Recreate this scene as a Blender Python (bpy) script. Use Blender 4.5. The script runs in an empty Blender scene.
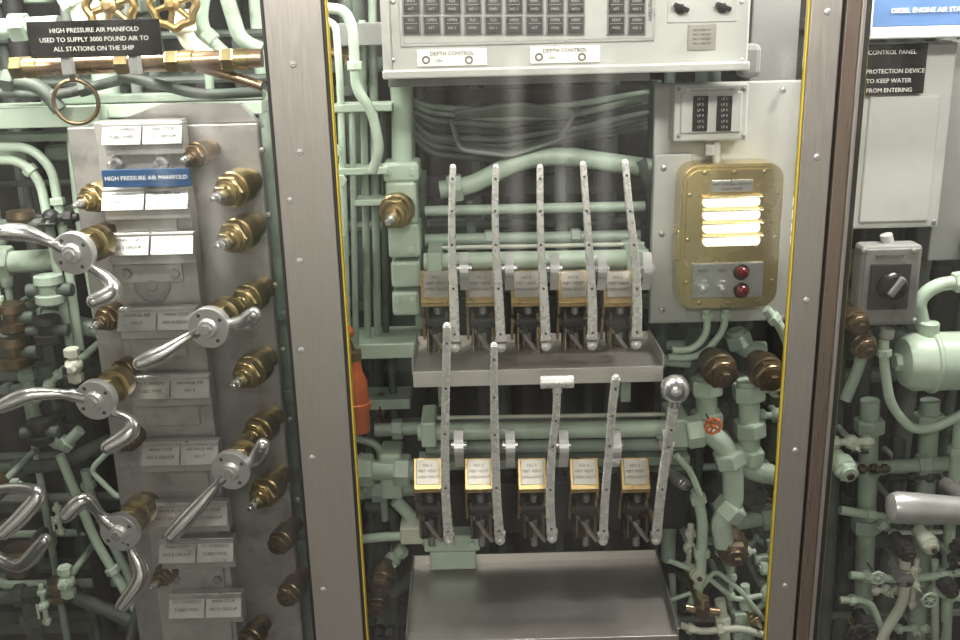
import bpy, bmesh, math, random
from mathutils import Vector, Matrix
random.seed(7)
scene=bpy.context.scene
# ---------------------------------------------------------------- survey calibration
FPX=1000.0; TH=math.radians(17); RO=0.025; CAM=Vector((0,-1.6,1.65))
cF=Vector((0,math.cos(TH),-math.sin(TH))); U0=Vector((0,math.sin(TH),math.cos(TH))); R0=Vector((1,0,0))
cR=R0*math.cos(RO)-U0*math.sin(RO); cU=U0*math.cos(RO)+R0*math.sin(RO)
def W(x,y,d):
    "point of the bay plane standing at depth d that was measured at photo coordinate x,y"
    r=cF+cR*((x-480)/FPX)+cU*((320-y)/FPX)
    return CAM+r*((d-CAM.y)/r.y)
def S(n,d,y=320):
    v=(320-y)/FPX
    return n*(d-CAM.y)/(math.cos(TH)+v*math.sin(TH))/FPX
def RC(x0,y0,x1,y1,d,th):
    "axis aligned slab: front face at depth d"
    ym=(y0+y1)/2; xm=(x0+x1)/2
    a=W(x0,ym,d).x; b=W(x1,ym,d).x; t=W(xm,y0,d).z; u=W(xm,y1,d).z
    return Vector(((a+b)/2,d+th/2,(t+u)/2)),Vector((abs(b-a),th,abs(t-u)))
# ---------------------------------------------------------------- materials
def mat(name,col,rough=.5,metal=0,var=.15,scale=14,bump=.0,stretch=None,emis=0,coat=0,dirt=None,dirtamt=.5):
    m=bpy.data.materials.new(name); m.use_nodes=True; nt=m.node_tree; N=nt.nodes; L=nt.links
    b=N['Principled BSDF']; b.inputs['Roughness'].default_value=rough; b.inputs['Metallic'].default_value=metal
    if coat: b.inputs['Coat Weight'].default_value=coat
    tc=N.new('ShaderNodeTexCoord'); mp=N.new('ShaderNodeMapping'); L.new(tc.outputs['Object'],mp.inputs[0])
    if stretch: mp.inputs['Scale'].default_value=stretch
    no=N.new('ShaderNodeTexNoise'); no.inputs['Scale'].default_value=scale; no.inputs['Detail'].default_value=5
    L.new(mp.outputs[0],no.inputs[0])
    rp=N.new('ShaderNodeValToRGB'); L.new(no.outputs[0],rp.inputs[0])
    c=Vector(col)
    rp.color_ramp.elements[0].position=.3; rp.color_ramp.elements[1].position=.7
    rp.color_ramp.elements[0].color=(*[max(0,k*(1-var)) for k in c],1)
    rp.color_ramp.elements[1].color=(*[min(1,k*(1+var*.5)) for k in c],1)
    out=rp.outputs[0]
    if dirt:
        n2=N.new('ShaderNodeTexNoise'); n2.inputs['Scale'].default_value=scale*1.7; n2.inputs['Detail'].default_value=8
        L.new(tc.outputs['Object'],n2.inputs[0])
        r2=N.new('ShaderNodeMapRange'); r2.inputs[1].default_value=.52; r2.inputs[2].default_value=.72; r2.inputs[4].default_value=dirtamt
        L.new(n2.outputs[0],r2.inputs[0])
        mx=N.new('ShaderNodeMix'); mx.data_type='RGBA'; L.new(r2.outputs[0],mx.inputs[0]); L.new(out,mx.inputs[6]); mx.inputs[7].default_value=(*dirt,1)
        out=mx.outputs[2]
    L.new(out,b.inputs['Base Color'])
    mr=N.new('ShaderNodeMapRange'); mr.inputs[3].default_value=max(.03,rough-.1); mr.inputs[4].default_value=min(1,rough+.1)
    L.new(no.outputs[0],mr.inputs[0]); L.new(mr.outputs[0],b.inputs['Roughness'])
    if bump:
        bp=N.new('ShaderNodeBump'); bp.inputs['Strength'].default_value=bump; bp.inputs['Distance'].default_value=.003
        L.new(no.outputs[0],bp.inputs['Height']); L.new(bp.outputs[0],b.inputs['Normal'])
    if emis:
        b.inputs['Emission Color'].default_value=(*col,1); b.inputs['Emission Strength'].default_value=emis
    return m
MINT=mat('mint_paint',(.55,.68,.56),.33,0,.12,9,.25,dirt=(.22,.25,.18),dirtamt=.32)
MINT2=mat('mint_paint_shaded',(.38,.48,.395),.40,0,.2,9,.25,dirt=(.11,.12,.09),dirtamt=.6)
MINTD=mat('mint_paint_deep_shade',(.08,.105,.088),.55,0,.35,12,.3,dirt=(.02,.02,.017),dirtamt=.85)  # mint darkened in its base colour for shade deep in the bays, plus grime
CREAM=mat('cream_paint',(.68,.71,.60),.4,0,.1,9,.1)
GREY=mat('grey_enamel',(.46,.47,.45),.42,0,.06,8,.06,dirt=(.32,.32,.30),dirtamt=.4)
GREYD=mat('grey_enamel_dark',(.25,.255,.25),.5,0,.12,8,.08)
STEEL=mat('brushed_stainless',(.45,.425,.40),.36,.9,.07,30,.03,stretch=(14,14,.6))
STEELH=mat('brushed_stainless_shelf',(.62,.60,.575),.38,.82,.08,30,.03,stretch=(.6,14,14))
STEELB=mat('bronzed_stainless',(.31,.25,.215),.31,.9,.10,30,.04,stretch=(14,14,.5))
CAST=mat('cast_steel_plate',(.37,.36,.35),.42,.6,.2,16,.12,dirt=(.15,.14,.13),dirtamt=.5)
STRIP=mat('nickel_strip',(.50,.495,.48),.38,.55,.12,16,.06,dirt=(.25,.24,.23),dirtamt=.45)
PLATE=mat('engraved_nameplate',(.58,.58,.57),.30,.78,.10,24,.03)
BRPLATE=mat('tarnished_nameplate',(.46,.44,.40),.32,.7,.2,30,.05)
CHROME=mat('polished_handle',(.84,.84,.84),.22,.88,.06,12,.04)
HUB=mat('machined_hub',(.66,.66,.66),.34,.55,.10,40,.04)
LEVER=mat('lever_steel',(.86,.855,.84),.28,.35,.08,60,.05,dirt=(.48,.47,.45),dirtamt=.45)
BRASS=mat('aged_brass',(.48,.38,.19),.31,.95,.3,20,.15,dirt=(.14,.10,.05),dirtamt=.65)
BRASSL=mat('brass_frame',(.58,.42,.20),.30,.9,.2,20,.08,dirt=(.2,.13,.06),dirtamt=.5)
GOLD=mat('gold_anodised_case',(.66,.55,.31),.26,.92,.08,12,.04)
BRONZE=mat('dark_bronze',(.25,.185,.115),.34,.9,.3,20,.2)
COPPER=mat('copper_pipe',(.55,.38,.25),.28,.95,.2,14,.1,dirt=(.18,.12,.07),dirtamt=.6)
BLACK=mat('black_rubber',(.018,.018,.018),.5,0,.3,20,.05)
BLKP=mat('black_plastic',(.014,.013,.013),.28,0,.1,20)
KEY=mat('indicator_key',(.04,.04,.038),.3,0,.2,40)
DARK=mat('dark_void_shade',(.010,.010,.010),.7,0,.4,6,.2)  # near-black colour stands in for the shade of the deep background
WHITE=mat('white_lettering',(.8,.8,.77),.5,0,.02)
INK=mat('engraving_ink',(.09,.09,.09),.6,0,.02)
BLUE=mat('blue_plastic',(.02,.075,.18),.35,0,.05)
BLUEP=mat('blue_panel',(.07,.14,.30),.4,0,.1)
YEL=mat('yellow_gasket',(.42,.32,.03),.45,0,.1)
ORG=mat('orange_paint',(.66,.15,.04),.4,0,.1)
RED=mat('red_lens',(.13,.005,.01),.12,0,.1,coat=1)
LAMP=mat('lit_diffuser',(1,.95,.80),.4,0,.02,emis=1.2)
CABLE=mat('cable_sheath',(.19,.215,.195),.5,0,.2,12,.1)
FLOORM=mat('floor_deck',(.16,.15,.14),.5,0,.3,10,.1)
CEILM=mat('ceiling_paint',(.5,.52,.46),.6,0,.1,6)
WALLM=mat('wall_paint',(.38,.375,.34),.6,0,.2,5)
TUBE=mat('fluorescent_diffuser',(1,.96,.89),.4,0,.02,emis=6)
TUBE2=mat('streak_light_glow',(1,.96,.89),.4,0,.02,emis=2.4)  # glow of the added streak strips behind the camera
def glassmat():
    m=bpy.data.materials.new('plexiglass'); m.use_nodes=True; nt=m.node_tree; N=nt.nodes; L=nt.links
    for n in list(N): N.remove(n)
    o=N.new('ShaderNodeOutputMaterial'); mx=N.new('ShaderNodeMixShader'); t=N.new('ShaderNodeBsdfTransparent'); g=N.new('ShaderNodeBsdfGlossy')
    t.inputs[0].default_value=(.985,.99,.985,1); g.inputs['Roughness'].default_value=.07
    lw=N.new('ShaderNodeFresnel'); lw.inputs[0].default_value=1.45
    L.new(lw.outputs[0],mx.inputs[0]); L.new(t.outputs[0],mx.inputs[1]); L.new(g.outputs[0],mx.inputs[2])
    df=N.new('ShaderNodeBsdfDiffuse'); df.inputs[0].default_value=(.8,.8,.78,1); m2=N.new('ShaderNodeMixShader')
    tc=N.new('ShaderNodeTexCoord'); mp=N.new('ShaderNodeMapping'); mp.inputs['Scale'].default_value=(9,1,.8); no=N.new('ShaderNodeTexNoise'); no.inputs['Scale'].default_value=2
    mr=N.new('ShaderNodeMapRange'); mr.inputs[1].default_value=.4; mr.inputs[2].default_value=.75; mr.inputs[3].default_value=.001; mr.inputs[4].default_value=.016
    L.new(tc.outputs['Object'],mp.inputs[0]); L.new(mp.outputs[0],no.inputs[0]); L.new(no.outputs[0],mr.inputs[0]); L.new(mr.outputs[0],m2.inputs[0])
    L.new(mx.outputs[0],m2.inputs[1]); L.new(df.outputs[0],m2.inputs[2]); L.new(m2.outputs[0],o.inputs[0])
    return m
GLASS=glassmat()
# ---------------------------------------------------------------- mesh builder
def frame(ax):
    ax=Vector(ax).normalized(); h=Vector((0,0,1)) if abs(ax.z)<.9 else Vector((1,0,0))
    u=ax.cross(h).normalized(); return ax,u,ax.cross(u)
class B:
    def __init__(s,name): s.n=name; s.v=[]; s.f=[]; s.m=[]; s.s=[]; s.mats=[]
    def add(s,vs,fs,m,sm=False):
        if m not in s.mats: s.mats.append(m)
        k=len(s.v); i=s.mats.index(m); s.v+= [Vector(q) for q in vs]
        for f in fs: s.f.append([k+j for j in f]); s.m.append(i); s.s.append(sm)
    def box(s,c,sz,m,rot=None,bev=.0015):
        bm=bmesh.new(); bmesh.ops.create_cube(bm,size=1)
        for v in bm.verts: v.co=Vector((v.co.x*sz[0],v.co.y*sz[1],v.co.z*sz[2]))
        bev=min(bev,min(sz)*.3)
        if bev>0: bmesh.ops.bevel(bm,geom=bm.edges[:]+bm.verts[:],offset=bev,segments=2,affect='EDGES',profile=.5)
        bm.verts.index_update(); c=Vector(c)
        vs=[(rot@v.co if rot else v.co)+c for v in bm.verts]
        s.add(vs,[[v.index for v in f.verts] for f in bm.faces],m); bm.free()
    def rc(s,x0,y0,x1,y1,d,th,m,bev=.002):
        c,z=RC(x0,y0,x1,y1,d,th); s.box(c,z,m,None,bev)
    def lathe(s,p,ax,prof,m,n=20,sm=True,a0=0):
        p=Vector(p); ax,u,w=frame(ax); vs=[];fs=[]
        for t,r in prof:
            for i in range(n):
                a=a0+2*math.pi*i/n; vs.append(p+ax*t+(u*math.cos(a)+w*math.sin(a))*r)
        for k in range(len(prof)-1):
            for i in range(n):
                j=(i+1)%n; fs.append([k*n+i,k*n+j,(k+1)*n+j,(k+1)*n+i])
        fs.append(list(range(n))[::-1]); fs.append([(len(prof)-1)*n+i for i in range(n)])
        s.add(vs,fs,m,sm)
    def cyl(s,p0,p1,r,m,r1=None,n=16,sm=True):
        p0=Vector(p0);p1=Vector(p1);d=p1-p0;l=d.length
        if r1 is None:r1=r
        e=min(r,r1)*.12
        s.lathe(p0,d,[(0,r-e),(e,r),(l-e,r1),(l,r1-e)],m,n,sm)
    def hexn(s,p,ax,r,h,m): s.lathe(p,ax,[(0,r*.92),(h*.12,r),(h*.88,r),(h,r*.9)],m,6,False)
    def sph(s,c,r,m,sc=(1,1,1),n=16):
        c=Vector(c);vs=[];fs=[];K=n//2
        for k in range(K+1):
            a=math.pi*k/K
            for i in range(n):
                b=2*math.pi*i/n; vs.append(c+Vector((math.sin(a)*math.cos(b)*sc[0],math.sin(a)*math.sin(b)*sc[1],math.cos(a)*sc[2]))*r)
        for k in range(K):
            for i in range(n):
                j=(i+1)%n; fs.append([k*n+i,(k+1)*n+i,(k+1)*n+j,k*n+j])
        s.add(vs,fs,m,True)
    def tor(s,c,ax,R,r,m,n=32,k=10,wob=0,wn=5):
        c=Vector(c);ax,u,w=frame(ax);vs=[];fs=[]
        for i in range(n):
            a=2*math.pi*i/n; d=u*math.cos(a)+w*math.sin(a); RR=R+wob*math.cos(wn*a)
            for j in range(k):
                b=2*math.pi*j/k; vs.append(c+d*(RR+r*math.cos(b))+ax*(r*math.sin(b)))
        for i in range(n):
            for j in range(k):
                i2=(i+1)%n;j2=(j+1)%k; fs.append([i*k+j,i2*k+j,i2*k+j2,i*k+j2])
        s.add(vs,fs,m,True)
    def tube(s,pts,r,m,n=10,cr=None,rad=None):
        pts=[Vector(p) for p in pts]
        if cr is None: cr=r*3.2 if not rad else 0
        P=[];
        if cr>0 and len(pts)>2:
            P=[pts[0]]
            for i in range(1,len(pts)-1):
                a,b,c=pts[i-1],pts[i],pts[i+1]; la=(a-b).length; lc=(c-b).length
                q=min(cr,la*.49,lc*.49); A=b+(a-b)*(q/la); C=b+(c-b)*(q/lc)
                for t in (0,.17,.33,.5,.67,.83,1): P.append(A*(1-t)**2+b*2*t*(1-t)+C*t*t)
            P.append(pts[-1])
        else: P=pts
        Q=[P[0]]
        for p in P[1:]:
            if (p-Q[-1]).length>1e-5: Q.append(p)
        P=Q; rs=rad if rad else [r]*len(P)
        if len(rs)!=len(P): rs=[rs[min(len(rs)-1,int(i*len(rs)/len(P)))] for i in range(len(P))]
        t=(P[1]-P[0]).normalized(); _,u,_w=frame(t); vs=[];fs=[]
        for i,p in enumerate(P):
            if i==0: tt=(P[1]-P[0])
            elif i==len(P)-1: tt=P[i]-P[i-1]
            else: tt=(P[i+1]-P[i]).normalized()+(P[i]-P[i-1]).normalized()
            tt.normalize(); u=(u-tt*u.dot(tt)).normalized(); w=tt.cross(u)
            for j in range(n):
                a=2*math.pi*j/n; vs.append(p+(u*math.cos(a)+w*math.sin(a))*rs[i])
        for i in range(len(P)-1):
            for j in range(n):
                k=(j+1)%n; fs.append([i*n+j,i*n+k,(i+1)*n+k,(i+1)*n+j])
        fs.append(list(range(n))[::-1]); fs.append([(len(P)-1)*n+j for j in range(n)])
        s.add(vs,fs,m,True)
    def ppipe(s,pts,d,rpx,m,n=10,cr=None):
        q=[W(p[0],p[1],p[2] if len(p)>2 else d) for p in pts]
        s.tube(q,S(rpx,d),m,n,cr); return q
    def prism(s,pts,off,m,sm=False):
        pts=[Vector(p) for p in pts]; off=Vector(off); n=len(pts)
        s.add(pts+[p+off for p in pts],[list(range(n)),[n+i for i in range(n)][::-1]]+[[i,n+i,n+(i+1)%n,(i+1)%n] for i in range(n)],m,sm)
    def rrect(s,c,w,h,r,th,m,seg=5):
        pts=[]
        for cx,cz,a0 in ((w/2-r,h/2-r,0),(-w/2+r,h/2-r,90),(-w/2+r,-h/2+r,180),(w/2-r,-h/2+r,270)):
            for k in range(seg+1):
                a=math.radians(a0+90*k/seg); pts.append(Vector(c)+Vector((cx+r*math.cos(a),0,cz+r*math.sin(a))))
        s.prism(pts,(0,th,0),m)
    def text(s,body,c,size,m,rot=None,ax='CENTER'):
        cu=bpy.data.curves.new('t','FONT'); cu.body=body; cu.size=size; cu.extrude=.0004; cu.align_x=ax; cu.align_y='CENTER'; cu.resolution_u=2
        o=bpy.data.objects.new('t',cu); scene.collection.objects.link(o); bpy.context.view_layer.update()
        me=o.evaluated_get(bpy.context.evaluated_depsgraph_get()).to_mesh()
        M=Matrix.Rotation(math.pi/2,3,'X')
        if rot: M=rot@M
        s.add([M@v.co+Vector(c) for v in me.vertices],[list(p.vertices) for p in me.polygons],m)
        bpy.data.objects.remove(o)
    def screw(s,c,r,m,ax=(0,-1,0)):
        s.lathe(c,ax,[(-.004,r),(0,r),(r*.35,r*.8),(r*.5,r*.4)],m,12)
        s.box(Vector(c)+Vector(ax).normalized()*r*.5,(r*1.1,r*.15,r*.18),INK,None,0)
    def done(s,parent=None):
        me=bpy.data.meshes.new(s.n)
        lo=Vector([min(v[i] for v in s.v) for i in range(3)]); hi=Vector([max(v[i] for v in s.v) for i in range(3)]); c=(lo+hi)/2
        me.from_pydata([v-c for v in s.v],[],s.f)
        for m in s.mats: me.materials.append(m)
        me.polygons.foreach_set('material_index',s.m); me.polygons.foreach_set('use_smooth',s.s); me.update()
        bm=bmesh.new(); bm.from_mesh(me); bmesh.ops.recalc_face_normals(bm,faces=bm.faces); 
        for e in bm.edges:
            if len(e.link_faces)==2 and e.calc_face_angle(0)>math.radians(38): e.smooth=False
        bm.to_mesh(me); bm.free()
        o=bpy.data.objects.new(s.n,me); o.location=c; scene.collection.objects.link(o)
        if parent: o.parent=parent; o.location=c-parent.location
        return o
# ---------------------------------------------------------------- room shell
XL,XR,YB,YF,ZC=-1.5,1.5,.72,-3.0,2.2
def shell(n,c,sz,m):
    b=B(n); b.box(c,sz,m,None,0); return b.done()
shell('floor',(0,(YB+YF)/2,-.025),(3.2,YB-YF+.2,.05),FLOORM)
shell('ceiling',(0,(YB+YF)/2,ZC+.025),(3.2,YB-YF+.2,.05),CEILM)
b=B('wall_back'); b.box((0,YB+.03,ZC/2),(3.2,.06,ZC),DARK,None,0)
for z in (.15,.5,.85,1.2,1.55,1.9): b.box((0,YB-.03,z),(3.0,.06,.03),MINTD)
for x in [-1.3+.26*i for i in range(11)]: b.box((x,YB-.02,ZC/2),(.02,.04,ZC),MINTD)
b.done()
shell('wall_left',(XL-.03,(YB+YF)/2,ZC/2),(.06,YB-YF,ZC),WALLM)
shell('wall_right',(XR+.03,(YB+YF)/2,ZC/2),(.06,YB-YF,ZC),WALLM)
b=B('wall_front'); b.box((0,YF-.03,ZC/2),(3.2,.06,ZC),WALLM,None,0)
b.done()
def area(loc,rot,sx,sy,p,col=(1,.95,.875)):
    l=bpy.data.lights.new('area','AREA'); l.shape='RECTANGLE'; l.size=sx; l.size_y=sy; l.energy=p; l.color=col
    o=bpy.data.objects.new('light_fluorescent',l); o.location=loc; o.rotation_euler=rot; scene.collection.objects.link(o); return o
for x,y in ((-.75,-.7),(.55,-.7),(-.1,-2.2)):
    b=B('ceiling_light_fixture'); b.box((x,y,ZC-.032),(.9,.2,.06),WHITE); b.box((x,y,ZC-.065),(.84,.15,.015),TUBE); b.done()
    area((x,y,ZC-.08),(0,0,0) if y<-2 else (math.radians(42),0,0),.84,.15,31)
for x,z in ((-1.42,1.0),(-1.2,1.0),(.18,1.0),(.40,1.0),(.585,1.0),(1.38,1.0)):  # unseen glowing strips added behind the camera to put streaks in the glass
    b=B('added_streak_light'); b.box((x,YF+.04,z),(.07,.06,1.0),WHITE); b.box((x,YF+.075,z),(.045,.015,.95),TUBE2); b.done()
for x in (-.85,-.2,.97):  # unseen pale lockers added behind the camera for glass and metal to reflect
    b=B('added_reflection_locker'); b.box((x,YF+.14,.42),(.5,.24,.82),GREY,None,.01); b.box((x,YF+.27,.42),(.42,.02,.7),MINT,None,.004); b.cyl((x+.17,YF+.30,.4),(x+.17,YF+.30,.5),.008,CHROME); b.done()
for x in (-.85,0,.9):  # unseen fixtures added above the bays to light the pipes
    b=B('added_bay_fill_light'); b.box((x,.16,1.98),(.5,.07,.05),GREYD); b.box((x,.16,1.952),(.44,.05,.012),TUBE); b.done()
    area((x,.16,1.935),(math.radians(-8),0,0),.44,.05,13)
w=bpy.data.worlds.new('World'); scene.world=w; w.use_nodes=True
w.node_tree.nodes['Background'].inputs[0].default_value=(.8,.85,.8,1); w.node_tree.nodes['Background'].inputs[1].default_value=.25
# ---------------------------------------------------------------- glazing frame
def xat(px,d=0): return W(px,320,d).x
def vbox(b,x0,x1,y0,y1,m,z0=.085,z1=2.005,bev=.0015):
    b.box(((x0+x1)/2,(y0+y1)/2,(z0+z1)/2),(abs(x1-x0),y1-y0,z1-z0),m,None,bev)
b=B('window_frame_post')
x0,x1=xat(291),xat(343)
vbox(b,x0,x1,-.012,.0,STEEL); vbox(b,x1,x1+.005,-.010,.012,BLACK); vbox(b,x1+.005,x1+.0075,-.008,.012,YEL)
vbox(b,x0-.006,x0,-.008,.0,BLACK); vbox(b,x0+.015,x1-.01,.008,.03,GREYD)
for py in (-60,64,152,200,261,350,458,590,660):
    z=W(310,py,-.012).z; b.screw((x0+.027+.012*math.sin(py),-.012,z),.0055,GREYD)
b.done()
b=B('window_frame_post')
x0,x1=xat(787),xat(842)
vbox(b,x0-.003,x0,-.008,.0,YEL); vbox(b,x0,x0+.048,-.012,.0,STEEL)
vbox(b,x0+.048,x0+.052,-.006,.0,BLACK); vbox(b,x0+.052,x1-.018,-.018,.0,STEELB); vbox(b,x1-.018,x1-.011,-.022,.0,STEEL); vbox(b,x1-.011,x1,-.014,.0,BLACK); vbox(b,x1,x1+.0015,-.01,.0,YEL)
vbox(b,x0+.01,x1-.02,.008,.03,GREYD)
for py in (-50,12,157,300,450,585): b.screw((x0+.026,-.012,W(820,py,-.012).z),.0055,PLATE)
b.done()
pxs=[XL+.01,xat(293),xat(345),xat(786),xat(840),XR-.01]
for a,c in ((0,1),(2,3),(4,5)):
    b=B('plexiglass_pane'); b.box(((pxs[a]+pxs[c])/2,.004,1.045),(pxs[c]-pxs[a],.004,1.915),GLASS,None,0); b.done()
b=B('window_frame_sill'); b.box((0,.0,.04),(2.98,.05,.08),STEEL); b.done()
b=B('window_frame_header'); b.box((0,0,2.1),(2.98,.05,.18),STEEL); b.done()
# ---------------------------------------------------------------- fittings
def flange(b,p,ax,r,m,h=.012): b.lathe(Vector(p)-Vector(ax).normalized()*h/2,ax,[(0,r*.93),(h*.15,r),(h*.85,r),(h,r*.93)],m,18)
def needle(name,x,y,d,dirv,sc,m=BRASS,back=.05,parent=None,cap=False):
    b=B(name); c=W(x,y,d); a=Vector(dirv).normalized(); r=sc
    b.lathe(c-a*back,a,[(0,r*.85),(back*.5,r*.85),(back*.52,r*1.2),(back-r*.1,r*1.2),(back,r*1.1)],m,20)
    b.hexn(c,a,r*1.12,r*.6,m); b.tor(c+a*r*.62,a,r*.85,r*.09,m,24,6)
    if cap:
        b.lathe(c+a*r*.6,a,[(0,r*.82),(r*.35,r*.8),(r*.4,r*.5),(r*.42,r*.3)],m,20); b.hexn(c+a*r,a,r*.42,r*.3,BRONZE)
    else:
        b.lathe(c+a*r*.6,a,[(0,r*.8),(r*.3,r*.78),(r*.35,r*.6),(r*.5,r*.55)],m,20)
        b.hexn(c+a*r*1.1,a,r*.62,r*.4,m)
        b.lathe(c+a*r*1.5,a,[(0,r*.36),(r*.5,r*.34),(r*.55,r*.24),(r*1.0,r*.22),(r*1.05,r*.16)],CHROME,12)
    b.done(parent); return c,a
def pipeset(name,items):
    b=B(name)
    for it in items:
        pts,d,r,m=it[:4]; q=b.ppipe(pts,d,r,m)
        if len(it)>4:
            for k in it[4]:
                i,t=int(k),k-int(k); i=min(i,len(q)-2); p=q[i].lerp(q[i+1],t); b.hexn(p-(q[i+1]-q[i]).normalized()*S(r,d)*.8,(q[i+1]-q[i]),S(r,d)*1.55,S(r,d)*1.6,m)
    return b.done()
def clusters(x0,y0,x1,y1,n,d0,d1,parent,seed):
    "small unions, tees and petcocks hung on short stubs"
    rnd=random.Random(seed)
    for k in range(n):
        x=x0+(x1-x0)*rnd.random(); y=y0+(y1-y0)*((k+rnd.random())/n); d=rnd.uniform(d0,d1); c=W(x,y,d); r=rnd.uniform(.008,.015); m=rnd.choice([MINT,CREAM,MINT,MINT2,BRONZE,BLACK])
        b=B('union_fitting'); ax=Vector(rnd.choice([(1,0,0),(0,0,1),(.7,0,.7),(0,0,1)]))
        L=rnd.uniform(.03,.06); b.cyl(c-ax*L,c+ax*L,r*.6,m); b.hexn(c-ax*L*.9,ax,r*1.1,r*1.2,m); b.hexn(c+ax*L*.5,ax,r*1.1,r*1.2,m); b.sph(c,r*1.25,m)
        b.cyl(c,(c.x,.5,c.z),r*.55,MINT2); f=Vector((rnd.uniform(-.3,.3),-1,rnd.uniform(-.3,.3))).normalized(); b.hexn(c+f*r,f,r*.85,r*.8,m); b.cyl(c+f*r*1.5,c+f*r*3,r*.3,CHROME if rnd.random()<.4 else m)
        if rnd.random()<.35: b.cyl(c+f*r*2.8-ax*.018,c+f*r*2.8+ax*.018,r*.28,BLACK if rnd.random()<.5 else CREAM)
        b.done(parent)
def handwheel(name,x,y,d,rpx,m,ax=(0,-1,0),stem=.06):
    b=B(name); c=W(x,y,d); R=S(rpx,d); a,u,w=frame(ax)
    b.tor(c,ax,R,R*.2,m,48,8,R*.06,8)
    for k in range(6):
        t=2*math.pi*k/6+.3; b.cyl(c,c+(u*math.cos(t)+w*math.sin(t))*R,R*.15,m,R*.13,8)
    b.lathe(c-a*R*.2,a,[(0,R*.38),(R*.45,R*.34),(R*.5,R*.2),(R*.7,R*.15)],m,12)
    b.cyl(c,c-a*stem,R*.14,BRASS); b.done()
# ================================================================ LEFT BAY
b=B('high_pressure_air_manifold')
b.rc(108,124,284,720,.34,.03,CAST,.004)
b.rc(133,120,214,720,.30,.04,STRIP,.003)
for i,(x,y) in enumerate([(262,150),(268,215),(275,285),(283,350),(290,420),(298,500),(305,570)]):
    b.screw(W(x,y,.338),.006,CAST)
tabs=[(143,133,80),(146,198,86),(151,243,86),(158,318,78),(171,386,78),(181,452,76),(190,513,76),(197,549,74),(206,604,72)]
R25=Matrix.Rotation(math.radians(-28),3,'X')
for i,(x,y,wd) in enumerate(tabs):
    c=W(x,y,.262); wpx=S(wd,.262,y); h=S(24,.262,y)
    b.box(c+Vector((0,.014,-h*.25)),(wpx,.03,h*1.3),STRIP)
    b.box(c+Vector((-wpx*.255,-.006,0)),(wpx*.49,.003,h),PLATE,R25,.0008); b.box(c+Vector((wpx*.255,-.006,0)),(wpx*.49,.003,h),PLATE,R25,.0008)
    n=R25@Vector((0,-1,0))
    for sx in (-.255,.255):
        for k,tx in enumerate(random.choice([('MAIN STOP','NO %d GROUP'%(i+1)),('TO TORPEDO','TUBES FWD'),('SALVAGE AIR','NO %d'%(i+2))])):
            b.text(tx,c+Vector((wpx*sx,-.006,0))+n*.002+R25@Vector((0,0,h*(.16-.32*k))),h*.19,INK,R25)
        for ex in (-.21,.21): b.sph(c+Vector((wpx*(sx+ex),-.008,0))+R25@Vector((0,0,h*.38)),.0018,CAST,n=8)
    b.rc(x-wd*.36,y+14,x+wd*.36,y+40,.292,.012,STRIP,.002)
    if i in (2,7):
        for sx in (-.28,.28): b.hexn(W(x+wd*sx,y+30,.292),(0,-1,0),.010,.009,CAST)
c=W(152,285,.296); b.lathe(c,(0,-1,0),[(-.004,.035),(.003,.035),(.004,.03),(.002,.028),(.002,.012),(.005,.01)],CAST,24)
for x,y in ((118,163),(163,162)): 
    c=W(x,y,.29); b.hexn(c,(0,-1,0),.014,.012,CHROME); b.cyl(c,c+Vector((-.005,-.035,0)),.008,CHROME,.006)
MF=b.done()
b=B('manifold_mounting_beam')
b.rc(-30,104,262,118,.40,.10,MINT,.003); b.rc(-30,108,100,128,.36,.10,MINT); b.rc(-30,134,90,142,.44,.06,MINT2)
b.rc(40,94,262,102,.40,.04,MINT2)
b.prism([W(100,128,.37),W(160,104,.37),W(240,104,.37),W(262,128,.37)],(0,.03,0),STRIP); b.done()
b=B('blue_manifold_label'); b.rc(102,169,190,187,.235,.004,BLUE,.001); b.text('HIGH PRESSURE AIR MANIFOLD',W(146,178,.2345),S(5.6,.235),WHITE); b.rc(135,172,158,184,.239,.03,CAST); b.done()
dv=(-.30,-1,-.08)
for x,y,s in [(232,190,.029),(236,236,.029),(247,300,.026),(250,372,.028),(258,432,.026),(265,492,.027),(280,542,.022),(289,594,.022)]:
    needle('needle_valve',x,y,.27,dv,s,BRASS if y<520 else BRONZE,parent=MF,back=.075,cap=y>520)
for x,y,s in [(94,198,.024),(100,238,.022),(108,318,.022),(122,372,.021),(128,440,.021),(142,508,.022),(196,155,.02),(164,575,.02),(250,640,.024)]:
    needle('needle_valve',x,y,.28,dv,s,BRONZE if y!=198 else BRASS,parent=MF,back=.06)
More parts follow.
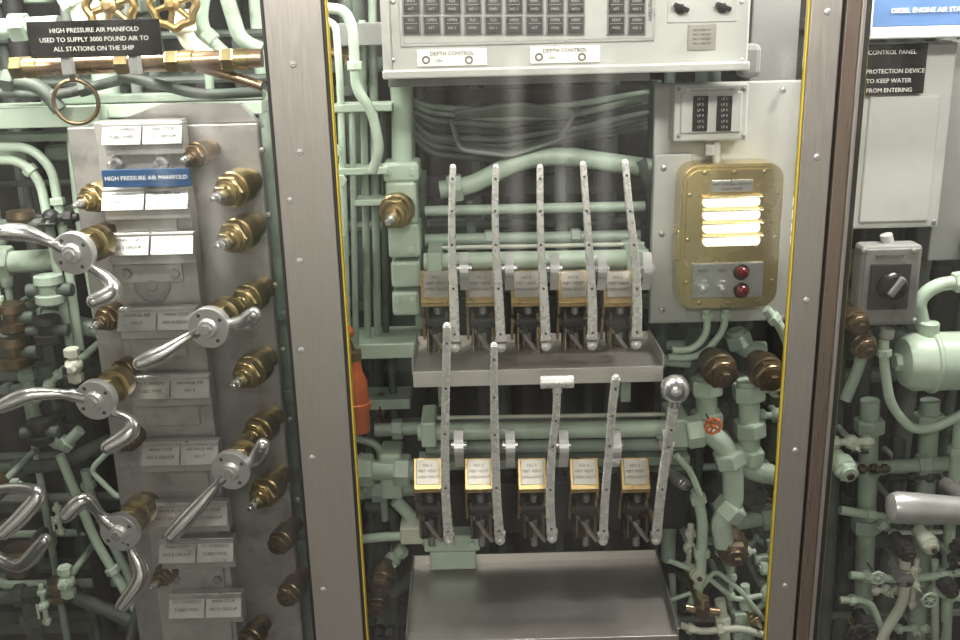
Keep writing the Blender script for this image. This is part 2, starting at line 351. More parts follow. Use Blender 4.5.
def bar_handle(hx,hy,d,arms,tilt=(-.12,-1,.0),stem=.11):
    b=B('valve_bar_handle'); c=W(hx,hy,d); a=Vector(tilt).normalized(); r=S(21,d)
    b.lathe(c-a*.008,a,[(0,r*.75),(.003,r*.97),(.006,r),(.021,r),(.0225,r*.96),(.0226,r*.5),(.026,r*.46),(.031,r*.40),(.0315,r*.12)],HUB,36)
    b.hexn(c+a*.022,a,r*.26,.006,CHROME)
    for k in range(4):
        _,u,w=frame(a); t=k*1.57+.6; q=c+(u*math.cos(t)+w*math.sin(t))*r*.74; b.cyl(q+a*.010,q+a*.0152,r*.1,INK,n=10)
    b.cyl(c,c-a*stem,r*.42,BRONZE); b.hexn(c-a*.05,a,r*.75,.022,BRASS); b.lathe(c-a*.09,a,[(0,r*.85),(.03,r*.85),(.034,r*.6)],BRASS,18)
    for arm in arms:
        P=[c+(W(arm[0][0],arm[0][1],d)-c)*0.2+a*.004]+[W(p[0],p[1],d-.004-.012*i) for i,p in enumerate(arm)]
        Q=[];X=[P[0]]+P+[P[-1]]
        for i in range(1,len(X)-2):
            for t in [k/6 for k in range(6)]:
                p0,p1,p2,p3=X[i-1:i+3]; Q.append(.5*((2*p1)+(p2-p0)*t+(2*p0-5*p1+4*p2-p3)*t*t+(3*p1-p0-3*p2+p3)*t**3))
        Q.append(P[-1]); n=len(Q)
        rd=[S(5.0,d)*(1+.75*math.sin(max(0,(i/(n-1)-.25)/.75)*math.pi*.72)**2) if i>4 else S(7,d) for i in range(n)]
        b.tube(Q,0,CHROME,14,0,rd); b.sph(Q[-1],rd[-1]*1.02,CHROME)
    b.done()
bar_handle(76,252,.15,[[(50,242),(25,233),(0,232)],[(88,266),(108,280),(112,292),(94,301)]])
bar_handle(211,326,.14,[[(190,336),(165,352),(140,363)],[(228,324),(244,322),(254,314)]])
bar_handle(98,398,.14,[[(62,394),(30,395),(2,406)],[(112,412),(132,422),(128,434),(108,447)]])
bar_handle(233,468,.13,[[(215,487),(195,510),(171,536)],[(247,464),(257,458),(263,445)]])
bar_handle(122,530,.13,[[(100,514),(84,500),(66,516)],[(132,550),(141,576),(122,606)]])
bar_handle(-32,505,.13,[[(-10,492),(16,488),(38,494),(24,514),(4,533)],[(-10,550),(20,565),(45,540)]])
b=B('black_warning_sign'); b.rc(28,20,161,57,.13,.004,BLKP,.001)
for k,(t,s) in enumerate((('HIGH PRESSURE AIR MANIFOLD',5.8),('USED TO SUPPLY 3000 POUND AIR TO',5.8),('ALL STATIONS ON THE SHIP',5.8))): b.text(t,W(94,30+9.3*k,.129),S(s,.13),WHITE)
b.rc(60,45,70,75,.136,.02,GREYD); b.rc(128,45,138,75,.136,.02,GREYD)
b.done()
handwheel('brass_handwheel',110,6,.2,21,BRASSL); handwheel('brass_handwheel',173,4,.2,20,BRASSL)
b=B('brass_pipe_run'); q=b.ppipe([(12,68),(262,58)],.18,8.5,COPPER,16)
for t in (.0,.42,.62,.84): 
    p=q[0].lerp(q[1],t); b.hexn(p,(q[1]-q[0]),S(11,.18),.022,BRASS); b.lathe(p+Vector((.026,0,0)),(1,0,0),[(0,S(10,.18)),(.02,S(10,.18))],BRASS)
b.ppipe([(195,66),(225,74),(262,86)],.2,5,COPPER); b.ppipe([(118,52),(150,64),(205,62)],.21,4,BRASS); b.done()
b=B('brass_pull_ring'); c=W(76,102,.165); b.tor(c,(.15,-1,0),S(20,.165),S(2,.165),BRONZE); b.cyl(c+Vector((0,0,S(20,.165))),c+Vector((0,.0,S(31,.165))),S(3,.165),BRONZE); b.done()
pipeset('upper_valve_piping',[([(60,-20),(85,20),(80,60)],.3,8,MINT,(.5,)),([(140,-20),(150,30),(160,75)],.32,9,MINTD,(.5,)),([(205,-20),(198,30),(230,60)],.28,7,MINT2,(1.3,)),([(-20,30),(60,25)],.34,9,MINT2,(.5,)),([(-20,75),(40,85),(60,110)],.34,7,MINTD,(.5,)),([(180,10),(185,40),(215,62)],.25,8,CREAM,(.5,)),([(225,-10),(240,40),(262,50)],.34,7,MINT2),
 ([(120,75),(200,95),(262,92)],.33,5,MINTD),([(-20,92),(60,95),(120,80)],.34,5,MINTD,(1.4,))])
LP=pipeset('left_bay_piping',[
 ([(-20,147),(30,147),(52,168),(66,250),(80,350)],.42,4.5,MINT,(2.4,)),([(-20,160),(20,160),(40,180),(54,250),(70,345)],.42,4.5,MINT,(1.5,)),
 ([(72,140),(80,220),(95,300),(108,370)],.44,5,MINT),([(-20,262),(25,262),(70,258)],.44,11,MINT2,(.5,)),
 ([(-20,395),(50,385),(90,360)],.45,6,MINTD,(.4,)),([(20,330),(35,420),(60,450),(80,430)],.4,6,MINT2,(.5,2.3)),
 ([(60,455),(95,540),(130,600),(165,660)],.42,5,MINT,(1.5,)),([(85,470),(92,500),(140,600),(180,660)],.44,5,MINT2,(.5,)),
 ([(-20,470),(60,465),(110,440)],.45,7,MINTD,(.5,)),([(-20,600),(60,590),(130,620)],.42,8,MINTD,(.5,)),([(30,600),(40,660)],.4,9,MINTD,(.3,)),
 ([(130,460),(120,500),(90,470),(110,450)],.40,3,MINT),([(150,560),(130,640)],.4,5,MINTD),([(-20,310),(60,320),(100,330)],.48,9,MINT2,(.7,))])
clusters(-5,180,85,640,9,.32,.42,LP,5)
for (x,y,r) in ((12,318,15),(14,352,17),(40,432,13),(50,290,15),(20,560,16),(48,330,14),(22,225,14),(60,590,13)):
    b=B('pressure_reducer_valve'); m=random.choice([BRONZE,MINT2,BLACK])
    c=W(x,y,.37); R=S(r,.37); b.lathe(c-Vector((0,0,R)),(0,0,1),[(0,R*.7),(R*.2,R),(R*.7,R),(R*.8,R*.7),(R*1.4,R*.7),(R*1.5,R*.95),(R*2,R*.9)],m,18)
    b.cyl(c-Vector((R*1.5,0,0)),c+Vector((R*1.5,0,0)),R*.45,MINTD); b.cyl(c,(c.x,.5,c.z),R*.4,MINTD); b.done(LP)
# ================================================================ CENTRE BAY
b=B('electrical_switch_panel')
b.rc(388,-60,751,70,.16,.16,GREY,.004); b.rc(382,66,750,75,.145,.18,GREY,.003)
b.rc(380,-60,389,76,.15,.17,GREY,.003)
b.rc(398,-60,656,44,.157,.004,PLATE,.001); b.rc(401,-60,653,41,.1555,.003,GREY,.001)
d=.154
for r,(ya,yb) in enumerate(((-38,-24),(-21,-7),(-3,13),(16,34))):
    for k in range(11):
        x=402+k*20.6+(0 if k<9 else 20)
        b.rc(x,ya-1,x+18.5,yb+1,d-.003,.006,GREYD,.0015); b.rc(x+1.5,ya+.5,x+17,yb-.5,d-.006,.006,KEY,.0015)
        b.rc(x+3,ya+7,x+15.5,ya+7.8,d-.0065,.002,GREYD,.0002)
        b.text(random.choice(['SHUT','OPEN','VENT','FLD']),W(x+9,ya+4,d-.0068),S(3.4,d),GREY); b.text(random.choice(['NO 1','NO 2','AFT','FWD']),W(x+9,ya+12,d-.0068),S(3.2,d),GREY)
b.text('AMS/TRIM',W(650,8,d),S(5,d),INK,Matrix.Rotation(math.pi/2,3,'Y'))
for x0,y0,x1,y1 in ((417,49,487,66),(530,46,600,63)):
    b.rc(x0,y0,x1,y1,.156,.005,WHITE,.001); b.text('DEPTH CONTROL',W((x0+x1)/2,(y0+y1)/2-4,.1555),S(5,.15),INK)
    for k in (9,52): b.tor(W(x0+k,y0+11,.155),(0,-1,0),S(3,.15),.0012,INK)
    b.text('ON',W(x0+22,y0+12,.1555),S(4,.15),INK)
for x,y in ((680,9),(722,8),(680,-30),(722,-30)):
    c=W(x,y,.158); b.hexn(c,(0,-1,0),S(5,.15),.006,BLKP); b.box(c+Vector((0,-.011,.002)),(S(15,.15),.009,S(4.5,.15)),BLKP,Matrix.Rotation(.4,3,'Y'),.002)
b.rc(688,24,716,50,.157,.002,BRPLATE,.0005)
for k in range(4): b.text('NO %d CIRCUIT'%k,W(702,30+k*4.5,.1565),S(2.6,.15),INK)
for x in (393,742): 
    for y in (60,2): b.screw(W(x,y,.158),.004,PLATE)
b.rc(668,-20,738,22,.1575,.002,GREY,.001)
b.rc(742,44,762,78,.19,.05,GREYD,.01)
b.rc(388,76,650,84,.24,.1,GREYD); b.box((0,.42,1.62),(.5,.24,.04),GREYD)
b.done()
pipeset('cable_bundle',[([(395,92+k*3),(430,110+k*6+random.uniform(-4,4)),(500,112+k*7),(570,108+k*5+random.uniform(-4,4)),(650,92+k*5)],.42+.02*(k%4),3,random.choice([CABLE,MINT2,MINTD,CABLE])) for k in range(8)]+
 [([(450+k,120+k*2),(460,150-k),(510,156-k),(560,140-k),(575,112+k),(520,104+k*2),(455,112+k)],.38+.01*k,2.2,CABLE) for k in range(6)])
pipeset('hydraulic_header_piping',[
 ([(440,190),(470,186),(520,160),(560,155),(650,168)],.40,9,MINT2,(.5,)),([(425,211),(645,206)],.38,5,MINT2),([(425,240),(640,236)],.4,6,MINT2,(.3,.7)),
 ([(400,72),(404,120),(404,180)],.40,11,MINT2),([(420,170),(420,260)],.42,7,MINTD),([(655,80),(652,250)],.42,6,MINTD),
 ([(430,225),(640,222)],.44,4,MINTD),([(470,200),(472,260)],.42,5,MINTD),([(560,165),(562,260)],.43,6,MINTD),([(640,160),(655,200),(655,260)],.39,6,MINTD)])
b=B('dark_gap_strip'); b.rc(425,88,640,102,.47,.03,DARK); b.rc(425,228,650,262,.46,.03,DARK); b.rc(425,175,650,195,.46,.03,DARK);b.done()  # black slabs standing in for shaded gaps between the header pipes
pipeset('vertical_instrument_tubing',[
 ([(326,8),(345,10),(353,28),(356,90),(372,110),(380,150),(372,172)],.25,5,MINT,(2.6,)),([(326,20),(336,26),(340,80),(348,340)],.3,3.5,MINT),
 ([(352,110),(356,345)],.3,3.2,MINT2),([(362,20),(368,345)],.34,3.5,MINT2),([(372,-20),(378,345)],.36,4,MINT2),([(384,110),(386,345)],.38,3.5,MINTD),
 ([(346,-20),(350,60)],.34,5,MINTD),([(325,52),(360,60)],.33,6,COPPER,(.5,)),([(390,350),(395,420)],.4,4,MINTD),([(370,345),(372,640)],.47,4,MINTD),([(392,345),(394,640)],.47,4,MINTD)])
b=B('tubing_clamp_bracket')
for x0,y0,x1,y1 in ((332,104,392,112),(334,168,388,175),(336,236,346,262),(355,200,392,206)): b.rc(x0,y0,x1,y1,.29,.06,MINT)
for x,y in ((336,150),(341,180)): b.hexn(W(x,y,.27),(0,-1,0),.012,.014,MINT)
b.done()
b=B('stop_valve_body')
for x0,y0,x1,y1 in ((383,163,419,182),(386,182,417,224),(388,224,420,258),(391,262,421,288),(392,292,420,316)): b.rc(x0,y0,x1,y1,.30,.08,MINT,.006)
b.rc(415,300,430,330,.35,.04,MINT2,.004); b.cyl(W(402,163,.34),W(402,80,.34),.02,MINT)
for x,y in ((388,172),(413,172),(395,250),(412,250),(397,300),(414,300)): b.hexn(W(x,y,.30),(0,-1,0),.007,.006,MINT)
SV=b.done()
needle('needle_valve',396,212,.26,(-.15,-1,-.1),.028,BRASS,.04,SV)
b=B('steel_support_shelf_bracket'); b.rc(347,344,420,359,.30,.12,MINT,.003); b.rc(352,400,410,410,.36,.08,MINT2); b.done()
b=B('orange_hydraulic_accumulator'); c=W(358,402,.2)
b.lathe(c-Vector((0,0,.065)),(0,0,1),[(0,.010),(.005,.020),(.05,.021),(.052,.025),(.064,.025),(.066,.021),(.11,.020),(.125,.013),(.15,.010)],ORG,20)
b.hexn(c+Vector((0,0,.085)),(0,0,1),.014,.02,BRASS); b.cyl(c+Vector((-.004,0,.10)),c+Vector((-.014,0,.135)),.006,BRONZE); b.sph(c+Vector((-.010,0,.142)),.012,ORG); b.cyl(c,(c.x,.36,c.z),.008,BRONZE); b.done()
LL=pipeset('lower_left_valve_piping',[([(350,470),(425,470)],.34,11,MINT,(.2,.7)),([(350,492),(420,488)],.36,8,MINT2,(.4,)),([(352,540),(395,536),(425,536)],.32,5,MINT,(1.6,)),([(365,505),(392,510),(400,560)],.38,6,MINTD),
 ([(350,615),(400,590),(430,560)],.4,7,MINTD,(.5,)),([(375,430),(420,428)],.36,7,MINT2,(.5,)),([(352,438),(380,444),(385,520)],.37,4,MINT2),([(395,500),(415,520),(430,545)],.34,7,MINT)])
clusters(358,380,410,640,5,.32,.4,LL,11)
b=B('lower_valve_block'); b.rc(424,536,480,552,.28,.1,MINT,.004); b.rc(430,552,476,570,.29,.1,MINT,.004); b.rc(438,570,470,592,.34,.1,MINT); b.rc(380,455,402,500,.33,.08,MINT,.006); b.rc(400,528,424,545,.3,.06,CREAM,.004)
for x in (432,452,472): b.hexn(W(x,544,.28),(0,-1,0),.008,.006,MINT)
LB=b.done()
needle('needle_valve',382,582,.28,(-.1,-1,-.3),.024,BRONZE,parent=LB,cap=True); needle('needle_valve',378,606,.29,(-.1,-1,-.3),.020,BRONZE,parent=LB,cap=True)
# ---- lever banks
def bank(name,xs,ytop,ybrass,ybot,d,x0,x1):
    b=B(name)
    b.ppipe([(x0,ytop),(x1,ytop-4)],d+.06,9,MINT,16); b.rc(x0+3,ytop-9,x0+18,ytop+16,d+.03,.1,MINT,.004); b.rc(x1-20,ytop-12,x1,ytop+16,d+.03,.1,MINT,.004)
    b.ppipe([(x0+8,ytop+16),(x1-4,ytop+12)],d+.10,7,MINT2,14); b.ppipe([(x0+8,ytop-14),(x1-4,ytop-18)],d+.09,2.2,CREAM,8)
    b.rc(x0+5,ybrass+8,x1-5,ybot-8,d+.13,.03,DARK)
    b.rc(x0,ybrass-14,x1,ybrass-6,d+.09,.06,MINT2)
    RT=Matrix.Rotation(math.radians(-30),3,'X')
    for i,x in enumerate(xs):
        c=W(x,ybrass,d+.02); wd=S(31,d); h=S(31,d)
        b.box(c,(wd,.010,h*1.1),BRASSL,RT,.002)
        for sx in (-1,1):
            P=[c+Vector((sx*wd*.46-.0025,yy,zz)) for yy,zz in ((-.004,-h*.35),(.045,-h*.1),(.05,-h*1.7),(.022,-h*1.9),(.012,-h*1.1),(-.002,-h*.9))]
            b.prism(P,(.005,0,0),BRASSL if sx>0 else BRONZE)
        b.box(c+Vector((0,-.008,-h*.46)),(wd*1.02,.012,h*.28),BRASSL,None,.002)
        n=RT@Vector((0,-1,0)); b.box(c+n*.007+RT@Vector((0,0,h*.06)),(wd*.78,.003,h*.86),BRPLATE,RT,.001)
        for k,tx in enumerate(('NO %d'%(i+1),'MBT VENT','OPEN-SHUT')): b.text(tx,c+n*.009+RT@Vector((0,0,h*(.28-.2*k))),h*.14,INK,RT)
        c2=W(x+2,ybrass+34,d+.05)
        b.cyl(c2-Vector((wd*.45,0,0)),c2+Vector((wd*.45,0,0)),S(9,d),BLACK); b.cyl(c2-Vector((wd*.5,0,0)),c2+Vector((wd*.5,0,0)),S(5,d),BRONZE)
        b.box(c2+Vector((-.008,.0,-.03)),(.009,.03,.06),BLKP); b.box(c2+Vector((.018,.0,-.02)),(.006,.03,.08),BRONZE); b.box(c2+Vector((-.020,.0,-.02)),(.005,.03,.08),BRONZE)
        b.cyl(c2+Vector((0,0,.03)),c2-Vector((0,0,.085)),S(4,d),CAST); b.hexn(c2-Vector((0,0,.06)),(0,0,1),S(8,d),.018,BRASS); b.hexn(c2-Vector((0,0,.02)),(0,0,1),S(8,d),.014,BLACK)
        b.tube([c2+Vector((-.02,0,-.01)),c2+Vector((.0,-.02,-.035)),c2+Vector((.022,-.01,-.07))],.0045,CAST,8)
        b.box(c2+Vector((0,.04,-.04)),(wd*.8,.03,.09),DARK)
    return b
def quadrant(x,y,d,s,par):
    "curled sheet latch shoe beside each lever"
    b=B('lever_quadrant'); c=W(x,y,d); O=[];I=[]
    for k in range(12):
        t=k/11; yy=-.006-.026*s*math.sin(t*math.pi*1.1); zz=.042*s-.10*s*t
        O.append(c+Vector((-.011*s,yy,zz))); I.append(c+Vector((-.011*s,yy+.004,zz)))
    b.prism(O+I[::-1],(.022*s,0,0),HUB,False)
    b.cyl(c+Vector((-.015,0,0)),c+Vector((.015,0,0)),.008,CHROME); b.cyl(c,c+Vector((0,.08,-.02)),.007,CAST); b.done(par)
xsU=[436,481,526,573,618]; xsL=[428,479,532,584,635]
B1=bank('hydraulic_valve_bank',xsU,262,287,345,.22,424,648).done()
B2=bank('hydraulic_valve_bank',xsL,432,474,540,.19,418,690).done()
for i,x in enumerate(xsU): quadrant(x+28,268,.175,.72,B1)
for i,x in enumerate(xsL): quadrant(x+31,445,.145,.8,B2)
def lever(pts,d0,d1,wd,kind=None):
    "flat lever bar: pts bottom -> top, leaning from depth d0 to d1"
    b=B('hydraulic_control_lever'); n=len(pts)
    P=[W(x,y,d0+(d1-d0)*i/(n-1)) for i,(x,y) in enumerate(pts)]
    Q=[];X=[P[0]]+P+[P[-1]];wds=[]
    for i in range(1,len(X)-2):
        for k in range(8):
            t=k/8; p0,p1,p2,p3=X[i-1:i+3]; Q.append(.5*((2*p1)+(p2-p0)*t+(2*p0-5*p1+4*p2-p3)*t*t+(3*p1-p0-3*p2+p3)*t**3)); wds.append(wd[i-1]*(1-t)+wd[i]*t)
    Q.append(P[-1]); wds.append(wd[-1]); vs=[];fs=[];m=len(Q)
    for i,p in enumerate(Q):
        t=(Q[min(i+1,m-1)]-Q[max(i-1,0)]).normalized(); side=Vector((1,0,0)); side=(side-t*side.dot(t)).normalized(); nn=side.cross(t)
        w_=S(wds[i],d0)/2; h=.007; e=.0015
        for a,c in ((-w_+e,-h),(w_-e,-h),(w_,-h+e),(w_,h-e),(w_-e,h),(-w_+e,h),(-w_,h-e),(-w_,-h+e)): vs.append(p+side*a+nn*c)
    for i in range(m-1):
        for j in range(8):
            k=(j+1)%8; fs.append([i*8+j,i*8+k,(i+1)*8+k,(i+1)*8+j])
    fs+=[list(range(8)),[(m-1)*8+j for j in range(8)]]
    b.add(vs,fs,LEVER)
    for fr in (.12,.34,.55,.74,.92): 
        p=Q[int(fr*(m-1))]; b.cyl(p+Vector((0,-.0085,0)),p+Vector((0,-.004,0)),S(1.4,d0),INK,n=8)
    c=P[0]; b.cyl(c+Vector((-.011,0,.012)),c+Vector((.011,0,.012)),.008,CAST); b.cyl(c+Vector((0,0,.012)),c+Vector((0,.08,.02)),.007,BRONZE)
    b.sph(c,S(wd[0]*.55,d0),LEVER)
    top=P[-1]
    if kind=='T':
        b.cyl(top-Vector((S(17,d1),0,0)),top+Vector((S(17,d1),0,0)),S(6.5,d1),LEVER,n=20); b.cyl(top-Vector((0,0,.02)),top,S(5,d1),LEVER)
    elif kind=='ball':
        b.sph(top,S(15,d1),CHROME,n=24); b.cyl(top-Vector((0,0,.035)),top-Vector((0,0,.02)),S(6,d1),CHROME)
    else: b.sph(top,S(wd[-1]*.5,d1),LEVER)
    b.done()
uw=[10,9,7.5,6.5,6]
lever([(455,347),(454,300),(452,250),(452,205),(453,167)],.13,.14,uw)
lever([(501,347),(499,300),(496,250),(495,205),(496,167)],.13,.14,uw)
lever([(546,346),(544,300),(541,250),(540,205),(540,167)],.13,.14,uw)
lever([(592,345),(592,300),(589,250),(586,205),(583,164)],.13,.14,uw)
lever([(636,344),(637,300),(634,250),(629,205),(625,162)],.13,.14,uw)
lever([(449,541),(446,500),(445,440),(446,380),(447,326)],.11,.07,[10,9,8.5,8,8])
lever([(500,540),(497,500),(495,440),(494,390),(494,345)],.11,.07,[10,9,8.5,8,6.5])
lever([(552,538),(550,500),(552,450),(556,415),(557,382)],.11,.07,[10,9,7.5,7,8],'T')
lever([(603,541),(605,500),(609,450),(612,410),(616,378)],.11,.07,[9,8,7.5,7.5,8])
lever([(656,540),(660,500),(667,450),(671,425),(675,389)],.11,.07,[10,9,9,9,10],'ball')
b=B('stainless_shelf')
zf=W(535,371,.14).z; xa=W(413,378,.14).x; xb=W(663,378,.14).x
b.box(((xa+xb)/2,.225,zf),(xb-xa,.17,.004),STEELH,None,.001); b.box(((xa+xb)/2,.14,zf-.011),(xb-xa,.004,.030),STEELH,Matrix.Rotation(math.radians(-6),3,'X'),.001)
b.box((xa,.225,zf+.012),(.003,.17,.028),STEELH,None,.001); b.box((xb,.225,zf+.012),(.003,.17,.028),STEELH,None,.001)
b.box(((xa+xb)/2,.31,zf+.004),(xb-xa,.004,.028),STEELH); 
for x in (xa+.05,xb-.05): b.box((x,.30,zf-.06),(.02,.08,.11),MINT2)
b.done()
b=B('stainless_drip_tray')
zt=W(535,568,.33).z; xa=W(412,600,.25).x; xb=W(662,600,.25).x
RS=Matrix.Rotation(math.radians(6),3,'X')
b.box(((xa+xb)/2,.21,zt),(xb-xa,.26,.004),STEELH,RS,.001)
for x in (xa,xb): b.box((x,.21,zt+.008),(.004,.26,.03),STEEL,RS,.001)
b.box(((xa+xb)/2,.08,zt-.03),(xb-xa,.004,.05),STEELH); b.box(((xa+xb)/2,.335,zt+.02),(xb-xa,.004,.03),STEELH)
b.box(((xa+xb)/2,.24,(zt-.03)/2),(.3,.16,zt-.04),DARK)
b.done()
# ---- grey backing plate, terminal box, indicator
b=B('grey_mounting_plate'); b.rc(652,82,795,322,.30,.012,GREY,.003); b.rc(652,154,690,322,.292,.01,GREY,.003); b.rc(752,-40,800,84,.34,.02,GREYD,.003)
for x,y in ((664,168),(662,310),(662,234),(783,90),(783,318)): b.screw(W(x,y,.29),.006,PLATE)
b.box((W(720,200,.4).x,.4,1.4),(.05,.18,.05),GREYD)
b.done()
b=B('terminal_box'); b.rc(674,84,748,141,.25,.05,GREY,.004); b.rc(681,92,742,133,.245,.008,GREY,.003); 
b.rc(686,88,738,93,.243,.003,PLATE,.0005); b.text('HYDROGEN ALARM SYSTEM',W(712,90.5,.2425),S(3.3,.24),INK)
for x0 in (693,717):
    b.rc(x0,96,x0+15,131,.241,.006,BLKP,.001)
    for k in range(6): b.text('LP %d'%(k+1),W(x0+7.5,99+k*5.6,.2405),S(3.4,.24),GREY)
for x in (679,744):
    for y in (89,136): b.screw(W(x,y,.248),.004,GREYD)
b.cyl(W(716,141,.27),W(717,168,.27),S(4,.27),GREY); b.hexn(W(711,144,.27),(0,0,-1),S(6,.27),.02,GREY); b.done()
b=B('brass_indicator_light_box')
c,sz=RC(681,165,782,309,.225,.07); cc=Vector((c.x,.225,c.z)); w_,h_=sz.x,sz.z
b.rrect(cc+Vector((0,.012,0)),w_,h_,.030,.06,GOLD,8); b.rrect(cc+Vector((0,.006,0)),w_*.97,h_*.98,.028,.01,GOLD,8); b.rrect(cc,w_*.91,h_*.935,.024,.014,GOLD,8)
for k in range(12):
    t=k/12*2*math.pi; x=max(-1,min(1,1.35*math.cos(t)))*w_*.43; z=max(-1,min(1,1.35*math.sin(t)))*h_*.45
    if abs(x)>w_*.42 and abs(z)>h_*.43: x*=.93; z*=.96
    b.screw(cc+Vector((x,.0,z)),.0045,GOLD)
b.rc(712,180,753,192,.222,.004,PLATE,.001); b.text('SHIP CONTROL STATION',W(732,184,.2215),S(3.2,.22),INK); b.text('ALARM PANEL',W(732,189,.2215),S(3.2,.22),INK)
for k in range(4):
    y=202+k*13; c1,s1=RC(703,y-5,760,y+5,.221,.005)
    b.rrect(Vector((c1.x,.2195,c1.z)),s1.x,s1.z*.95,s1.z*.42,.006,LAMP)
    b.box(Vector((c1.x,.217,c1.z+s1.z*.62)),(s1.x*1.06,.012,.0022),GOLD,Matrix.Rotation(math.radians(20),3,'X'),.0008)
b.rc(692,263,763,298,.219,.008,PLATE,.002)
for x,t in ((703,'RESET'),(722,'TEST')):
    c1=W(x,285,.219); b.hexn(c1,(0,-1,0),S(6,.22),.006,CHROME); b.cyl(c1,c1+Vector((-.003,-.024,-.006)),.003,CHROME,.0045); b.text(t,W(x,271,.2185),S(4,.22),INK)
for y in (272,290):
    c1=W(741,y,.219); b.lathe(c1,(0,-1,0),[(0,S(8,.22)),(.004,S(8,.22)),(.005,S(6.8,.22))],BLKP); b.lathe(c1,(0,-1,0),[(.004,S(6.3,.22)),(.010,S(6.3,.22)),(.014,S(5,.22)),(.016,S(2.5,.22))],RED)
b.rc(676,230,683,262,.24,.03,GOLD,.003)
b.done()
# ---- lower right centre piping
pipeset('indicator_box_conduit',[([(706,309),(708,332),(694,350),(672,350)],.27,3.6,MINT,(.3,)),([(726,309),(724,330),(706,352),(690,358),(668,357)],.29,3.6,MINT,(.3,)),([(766,309),(782,328),(790,350)],.27,5,MINT,(.5,)),([(655,360),(690,362)],.33,6,MINT2)])
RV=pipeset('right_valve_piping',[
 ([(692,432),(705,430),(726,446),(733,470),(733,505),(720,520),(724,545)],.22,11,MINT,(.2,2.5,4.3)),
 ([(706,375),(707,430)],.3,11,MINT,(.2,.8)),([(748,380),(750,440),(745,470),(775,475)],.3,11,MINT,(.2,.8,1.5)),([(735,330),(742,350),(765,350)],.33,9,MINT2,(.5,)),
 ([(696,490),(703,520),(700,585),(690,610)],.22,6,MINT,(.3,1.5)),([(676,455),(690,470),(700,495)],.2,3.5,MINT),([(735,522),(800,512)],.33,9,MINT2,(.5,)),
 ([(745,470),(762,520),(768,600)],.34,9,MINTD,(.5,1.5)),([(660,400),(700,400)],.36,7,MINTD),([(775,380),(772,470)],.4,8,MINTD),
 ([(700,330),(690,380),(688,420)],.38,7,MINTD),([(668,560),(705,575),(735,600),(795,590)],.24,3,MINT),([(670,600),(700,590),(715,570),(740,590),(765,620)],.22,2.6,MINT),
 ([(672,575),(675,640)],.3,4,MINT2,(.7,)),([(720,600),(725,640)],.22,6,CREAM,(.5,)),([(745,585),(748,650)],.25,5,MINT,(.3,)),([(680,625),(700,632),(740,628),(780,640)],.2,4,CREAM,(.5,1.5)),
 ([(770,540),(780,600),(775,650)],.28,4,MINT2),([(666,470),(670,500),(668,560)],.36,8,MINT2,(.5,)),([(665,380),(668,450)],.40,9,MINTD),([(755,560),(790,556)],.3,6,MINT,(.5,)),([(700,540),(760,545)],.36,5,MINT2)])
for x,y,s,dv2,m,cp in ((720,371,.029,(.1,-1,-.1),BRONZE,1),(768,374,.029,(.1,-1,-.1),BRONZE,1),(733,550,.027,(.05,-1,-.35),BRONZE,1),(735,468,.011,(-.6,-1,0),CHROME,1),(684,484,.011,(.5,-1,-.1),PLATE,1),(755,620,.012,(.2,-1,0),BRASS,0),(698,575,.014,(0,-1,0),CREAM,1),(772,600,.014,(0,-1,0),MINT,1)):
    needle('needle_valve',x,y,.22,dv2,s,m,.06,RV,bool(cp))
clusters(672,540,780,640,9,.2,.3,RV,21); clusters(690,385,780,540,6,.3,.38,RV,22)
b=B('tee_handle_drain_valve'); c=W(702,610,.15); b.cyl(c-Vector((S(19,.17),0,-.006)),c+Vector((S(19,.17),0,-.006)),S(4.5,.17),COPPER); b.hexn(c-Vector((0,0,.016)),(0,0,1),S(9,.17),.03,COPPER); b.cyl(c,(c.x,.3,c.z),S(5,.17),BRASS); b.cyl(c,c+Vector((0,0,.03)),S(7,.17),BRASS); b.done()
handwheel('small_red_handwheel',713,426,.19,8,ORG)
b=B('deep_background_piping')
for x0,x1,n in ((-20,290,9),(345,655,6),(655,790,6),(845,980,7)):
    for k in range(n):
        x=x0+(x1-x0)*(k+random.random())/n; d=random.uniform(.53,.63); r=random.choice([4,5,7,9,12]); m=random.choice([MINTD,MINTD,MINT2,DARK,CABLE])
        xx=W(x,320,d).x; b.tube([(xx,d,.05),(xx,d,2.15)],S(r,d),m,10)
        for j in range(4):
            z=random.uniform(.3,1.8); flange(b,(xx,d,z),(0,0,1),S(r,d)*1.6,m,.025)
for k in range(22):
    z=.25+k*.072+random.uniform(-.02,.02); d=random.uniform(.5,.6); r=random.choice([3,4,5,8]); x0=random.choice([-1.2,-.3,.2,.45]); x1=x0+random.uniform(.3,.9)
    m=random.choice([MINTD,MINT2,CABLE,DARK,MINTD]); b.tube([(x0,.66,z),(x0,d,z),(x1,d,z),(x1,.66,z)],S(r,d),m,8)
b.done()
# ================================================================ RIGHT BAY
b=B('control_panel_cabinet'); b.rc(858,44,948,228,.30,.10,GREY,.004); b.rc(865,96,935,222,.293,.01,GREY,.003); b.rc(940,40,1000,260,.36,.06,GREYD,.003)
for x,y in ((863,222),(934,222)): b.screw(W(x,y,.298),.005,PLATE)
b.done()
b=B('control_panel_warning_sign'); b.rc(862,44,926,94,.285,.014,BLKP,.001)
for k,t in enumerate(('CONTROL PANEL','','PROTECTION DEVICE','TO KEEP WATER','FROM ENTERING')):
    if t: b.text(t,W(866 if k else 868,53+k*9.5,.284),S(5.6,.285),WHITE,None,'LEFT' )
b.done()
b=B('blue_status_panel'); b.rc(872,-60,1010,26,.24,.06,BLUEP,.003); b.rc(868,26,1010,38,.235,.07,GREY,.003); b.rc(868,-60,876,38,.235,.07,GREY,.003); b.text('DIESEL ENGINE AIR START',W(930,10,.239),S(6,.24),WHITE)
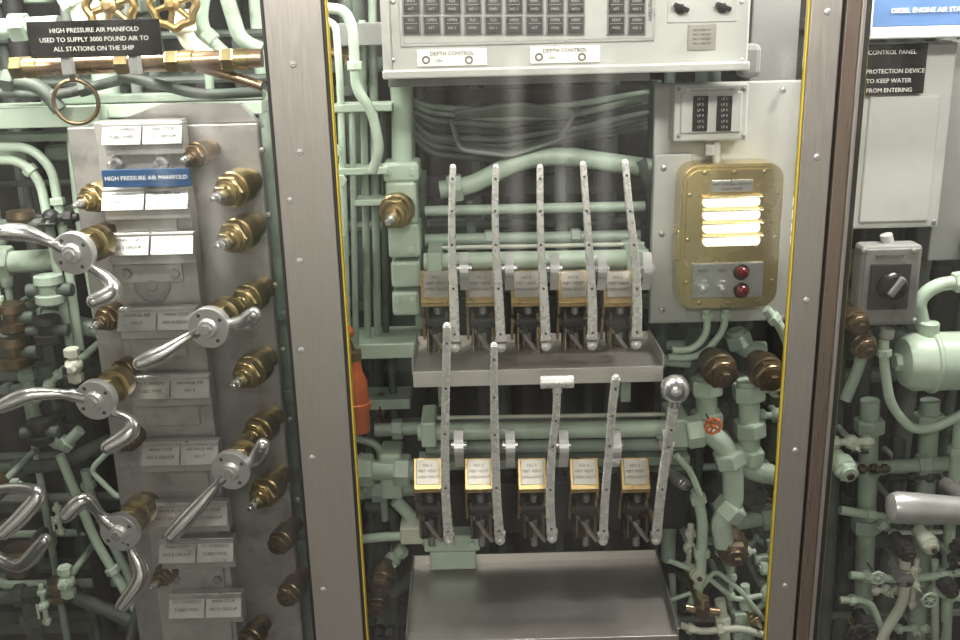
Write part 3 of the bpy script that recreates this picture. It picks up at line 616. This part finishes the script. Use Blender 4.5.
b.box((W(930,0,.4).x,.40,W(930,0,.24).z),(.1,.18,.05),GREYD); b.done()
b=B('rotary_switch_box'); b.rc(860,246,920,326,.26,.05,GREYD,.008); b.rc(863,249,917,323,.257,.008,CAST,.005); b.rc(870,264,910,310,.251,.008,KEY,.003)
c=W(892,286,.248); b.lathe(c,(0,-1,0),[(-.002,.028),(.006,.028),(.01,.024),(.018,.022),(.02,.014)],BLKP,24); b.box(c+Vector((0,-.022,.004)),(.012,.012,.042),GREYD,Matrix.Rotation(.6,3,'Y'),.003)
for x,y in ((865,251),(915,251),(865,321),(915,321)): b.screw(W(x,y,.256),.006,PLATE)
b.text('EMERGENCY',W(890,257,.2565),S(5,.26),INK)
b.cyl(W(888,244,.29),W(886,234,.29),S(6,.29),GREY); b.cyl(W(888,328,.28),W(886,338,.28),S(7,.28),GREY); b.box((c.x,.39,c.z),(.04,.18,.04),GREYD); b.done()
RB=pipeset('right_bay_piping',[
 ([(884,340),(884,365),(890,405),(912,430),(935,428),(980,405)],.27,5,MINT,(.5,)),([(975,280),(935,285),(918,300),(925,335)],.3,7,MINT,(.4,)),
 ([(870,400),(862,640)],.36,10,MINT2,(.1,.5)),([(930,400),(925,500),(915,660)],.38,10,MINT2,(.2,.7)),([(960,420),(950,520),(945,660)],.34,6,MINT,(.3,)),
 ([(845,470),(975,462)],.36,8,MINT2,(.2,.6)),([(840,510),(900,520),(975,520)],.33,5,MINT,(.5,)),([(850,575),(905,580),(980,570)],.28,4.5,MINT,(.3,1.5)),
 ([(905,545),(905,600),(880,640)],.26,6,CREAM,(.5,)),([(840,600),(870,600),(890,650)],.28,4,MINT,(.4,)),([(930,590),(980,600)],.28,6,MINT,(.4,)),
 ([(865,330),(862,360),(845,400)],.3,6,MINT2),([(975,230),(975,330)],.33,12,CREAM),([(900,440),(895,520)],.4,6,MINTD),([(935,560),(935,640)],.3,4,MINT),([(838,330),(830,500),(822,640)],.4,9,MINTD),([(850,540),(975,545)],.42,7,MINTD)])
b=B('compressed_air_flask'); c=W(900,362,.29); R=S(30,.29)
b.lathe(c,(1,0,0),[(0,R*.35),(R*.1,R*.8),(R*.4,R),(.22,R),(.24,R*.85)],MINT,28); b.tor(c+Vector((.06,0,0)),(1,0,0),R,.006,MINT); b.cyl(c+Vector((.05,0,R*.8)),c+Vector((.05,0,R*1.4)),.02,MINT); b.cyl(c+Vector((.04,0,0)),(c.x+.04,.5,c.z),.03,MINTD); b.hexn(c-Vector((.012,0,0)),(1,0,0),.018,.02,MINT); b.done()
for x,y,s,m in ((906,552,.017,BLACK),(864,346,.022,BRONZE),(857,322,.02,BRONZE),(905,578,.016,GREYD),(950,590,.015,BLACK),(868,630,.018,BLACK),(846,470,.02,MINT),(930,545,.016,CREAM)): needle('needle_valve',x,y,.25,(.1,-1,-.2),s,m,.05,RB,True)
clusters(850,440,955,640,12,.26,.38,RB,31)
handwheel('small_handwheel',858,636,.2,12,BLACK); handwheel('small_handwheel',878,578,.22,7,MINT); handwheel('small_handwheel',930,600,.22,8,MINT)
b=B('steel_grab_handle'); a=W(891,507,.10); e=W(990,512,.10); R=S(17,.10)
b.lathe(a,(e-a),[(-.004,R*.5),(0,R*.85),(.012,R),(.05,R*.97),((e-a).length,R*.8)],HUB,24); b.cyl(e-Vector((.02,0,0)),e+Vector((-.02,.14,-.01)),R*.5,CAST); b.done()
# ---------------------------------------------------------------- camera
cd=bpy.data.cameras.new('camera'); cd.sensor_width=36; cd.lens=FPX*36/960; cam=bpy.data.objects.new('camera',cd)
M=Matrix((( cR.x,cU.x,-cF.x,CAM.x),(cR.y,cU.y,-cF.y,CAM.y),(cR.z,cU.z,-cF.z,CAM.z),(0,0,0,1)))
cam.matrix_world=M; cd.clip_start=.02; scene.collection.objects.link(cam); scene.camera=cam
scene.view_settings.view_transform='Standard'; scene.view_settings.exposure=0
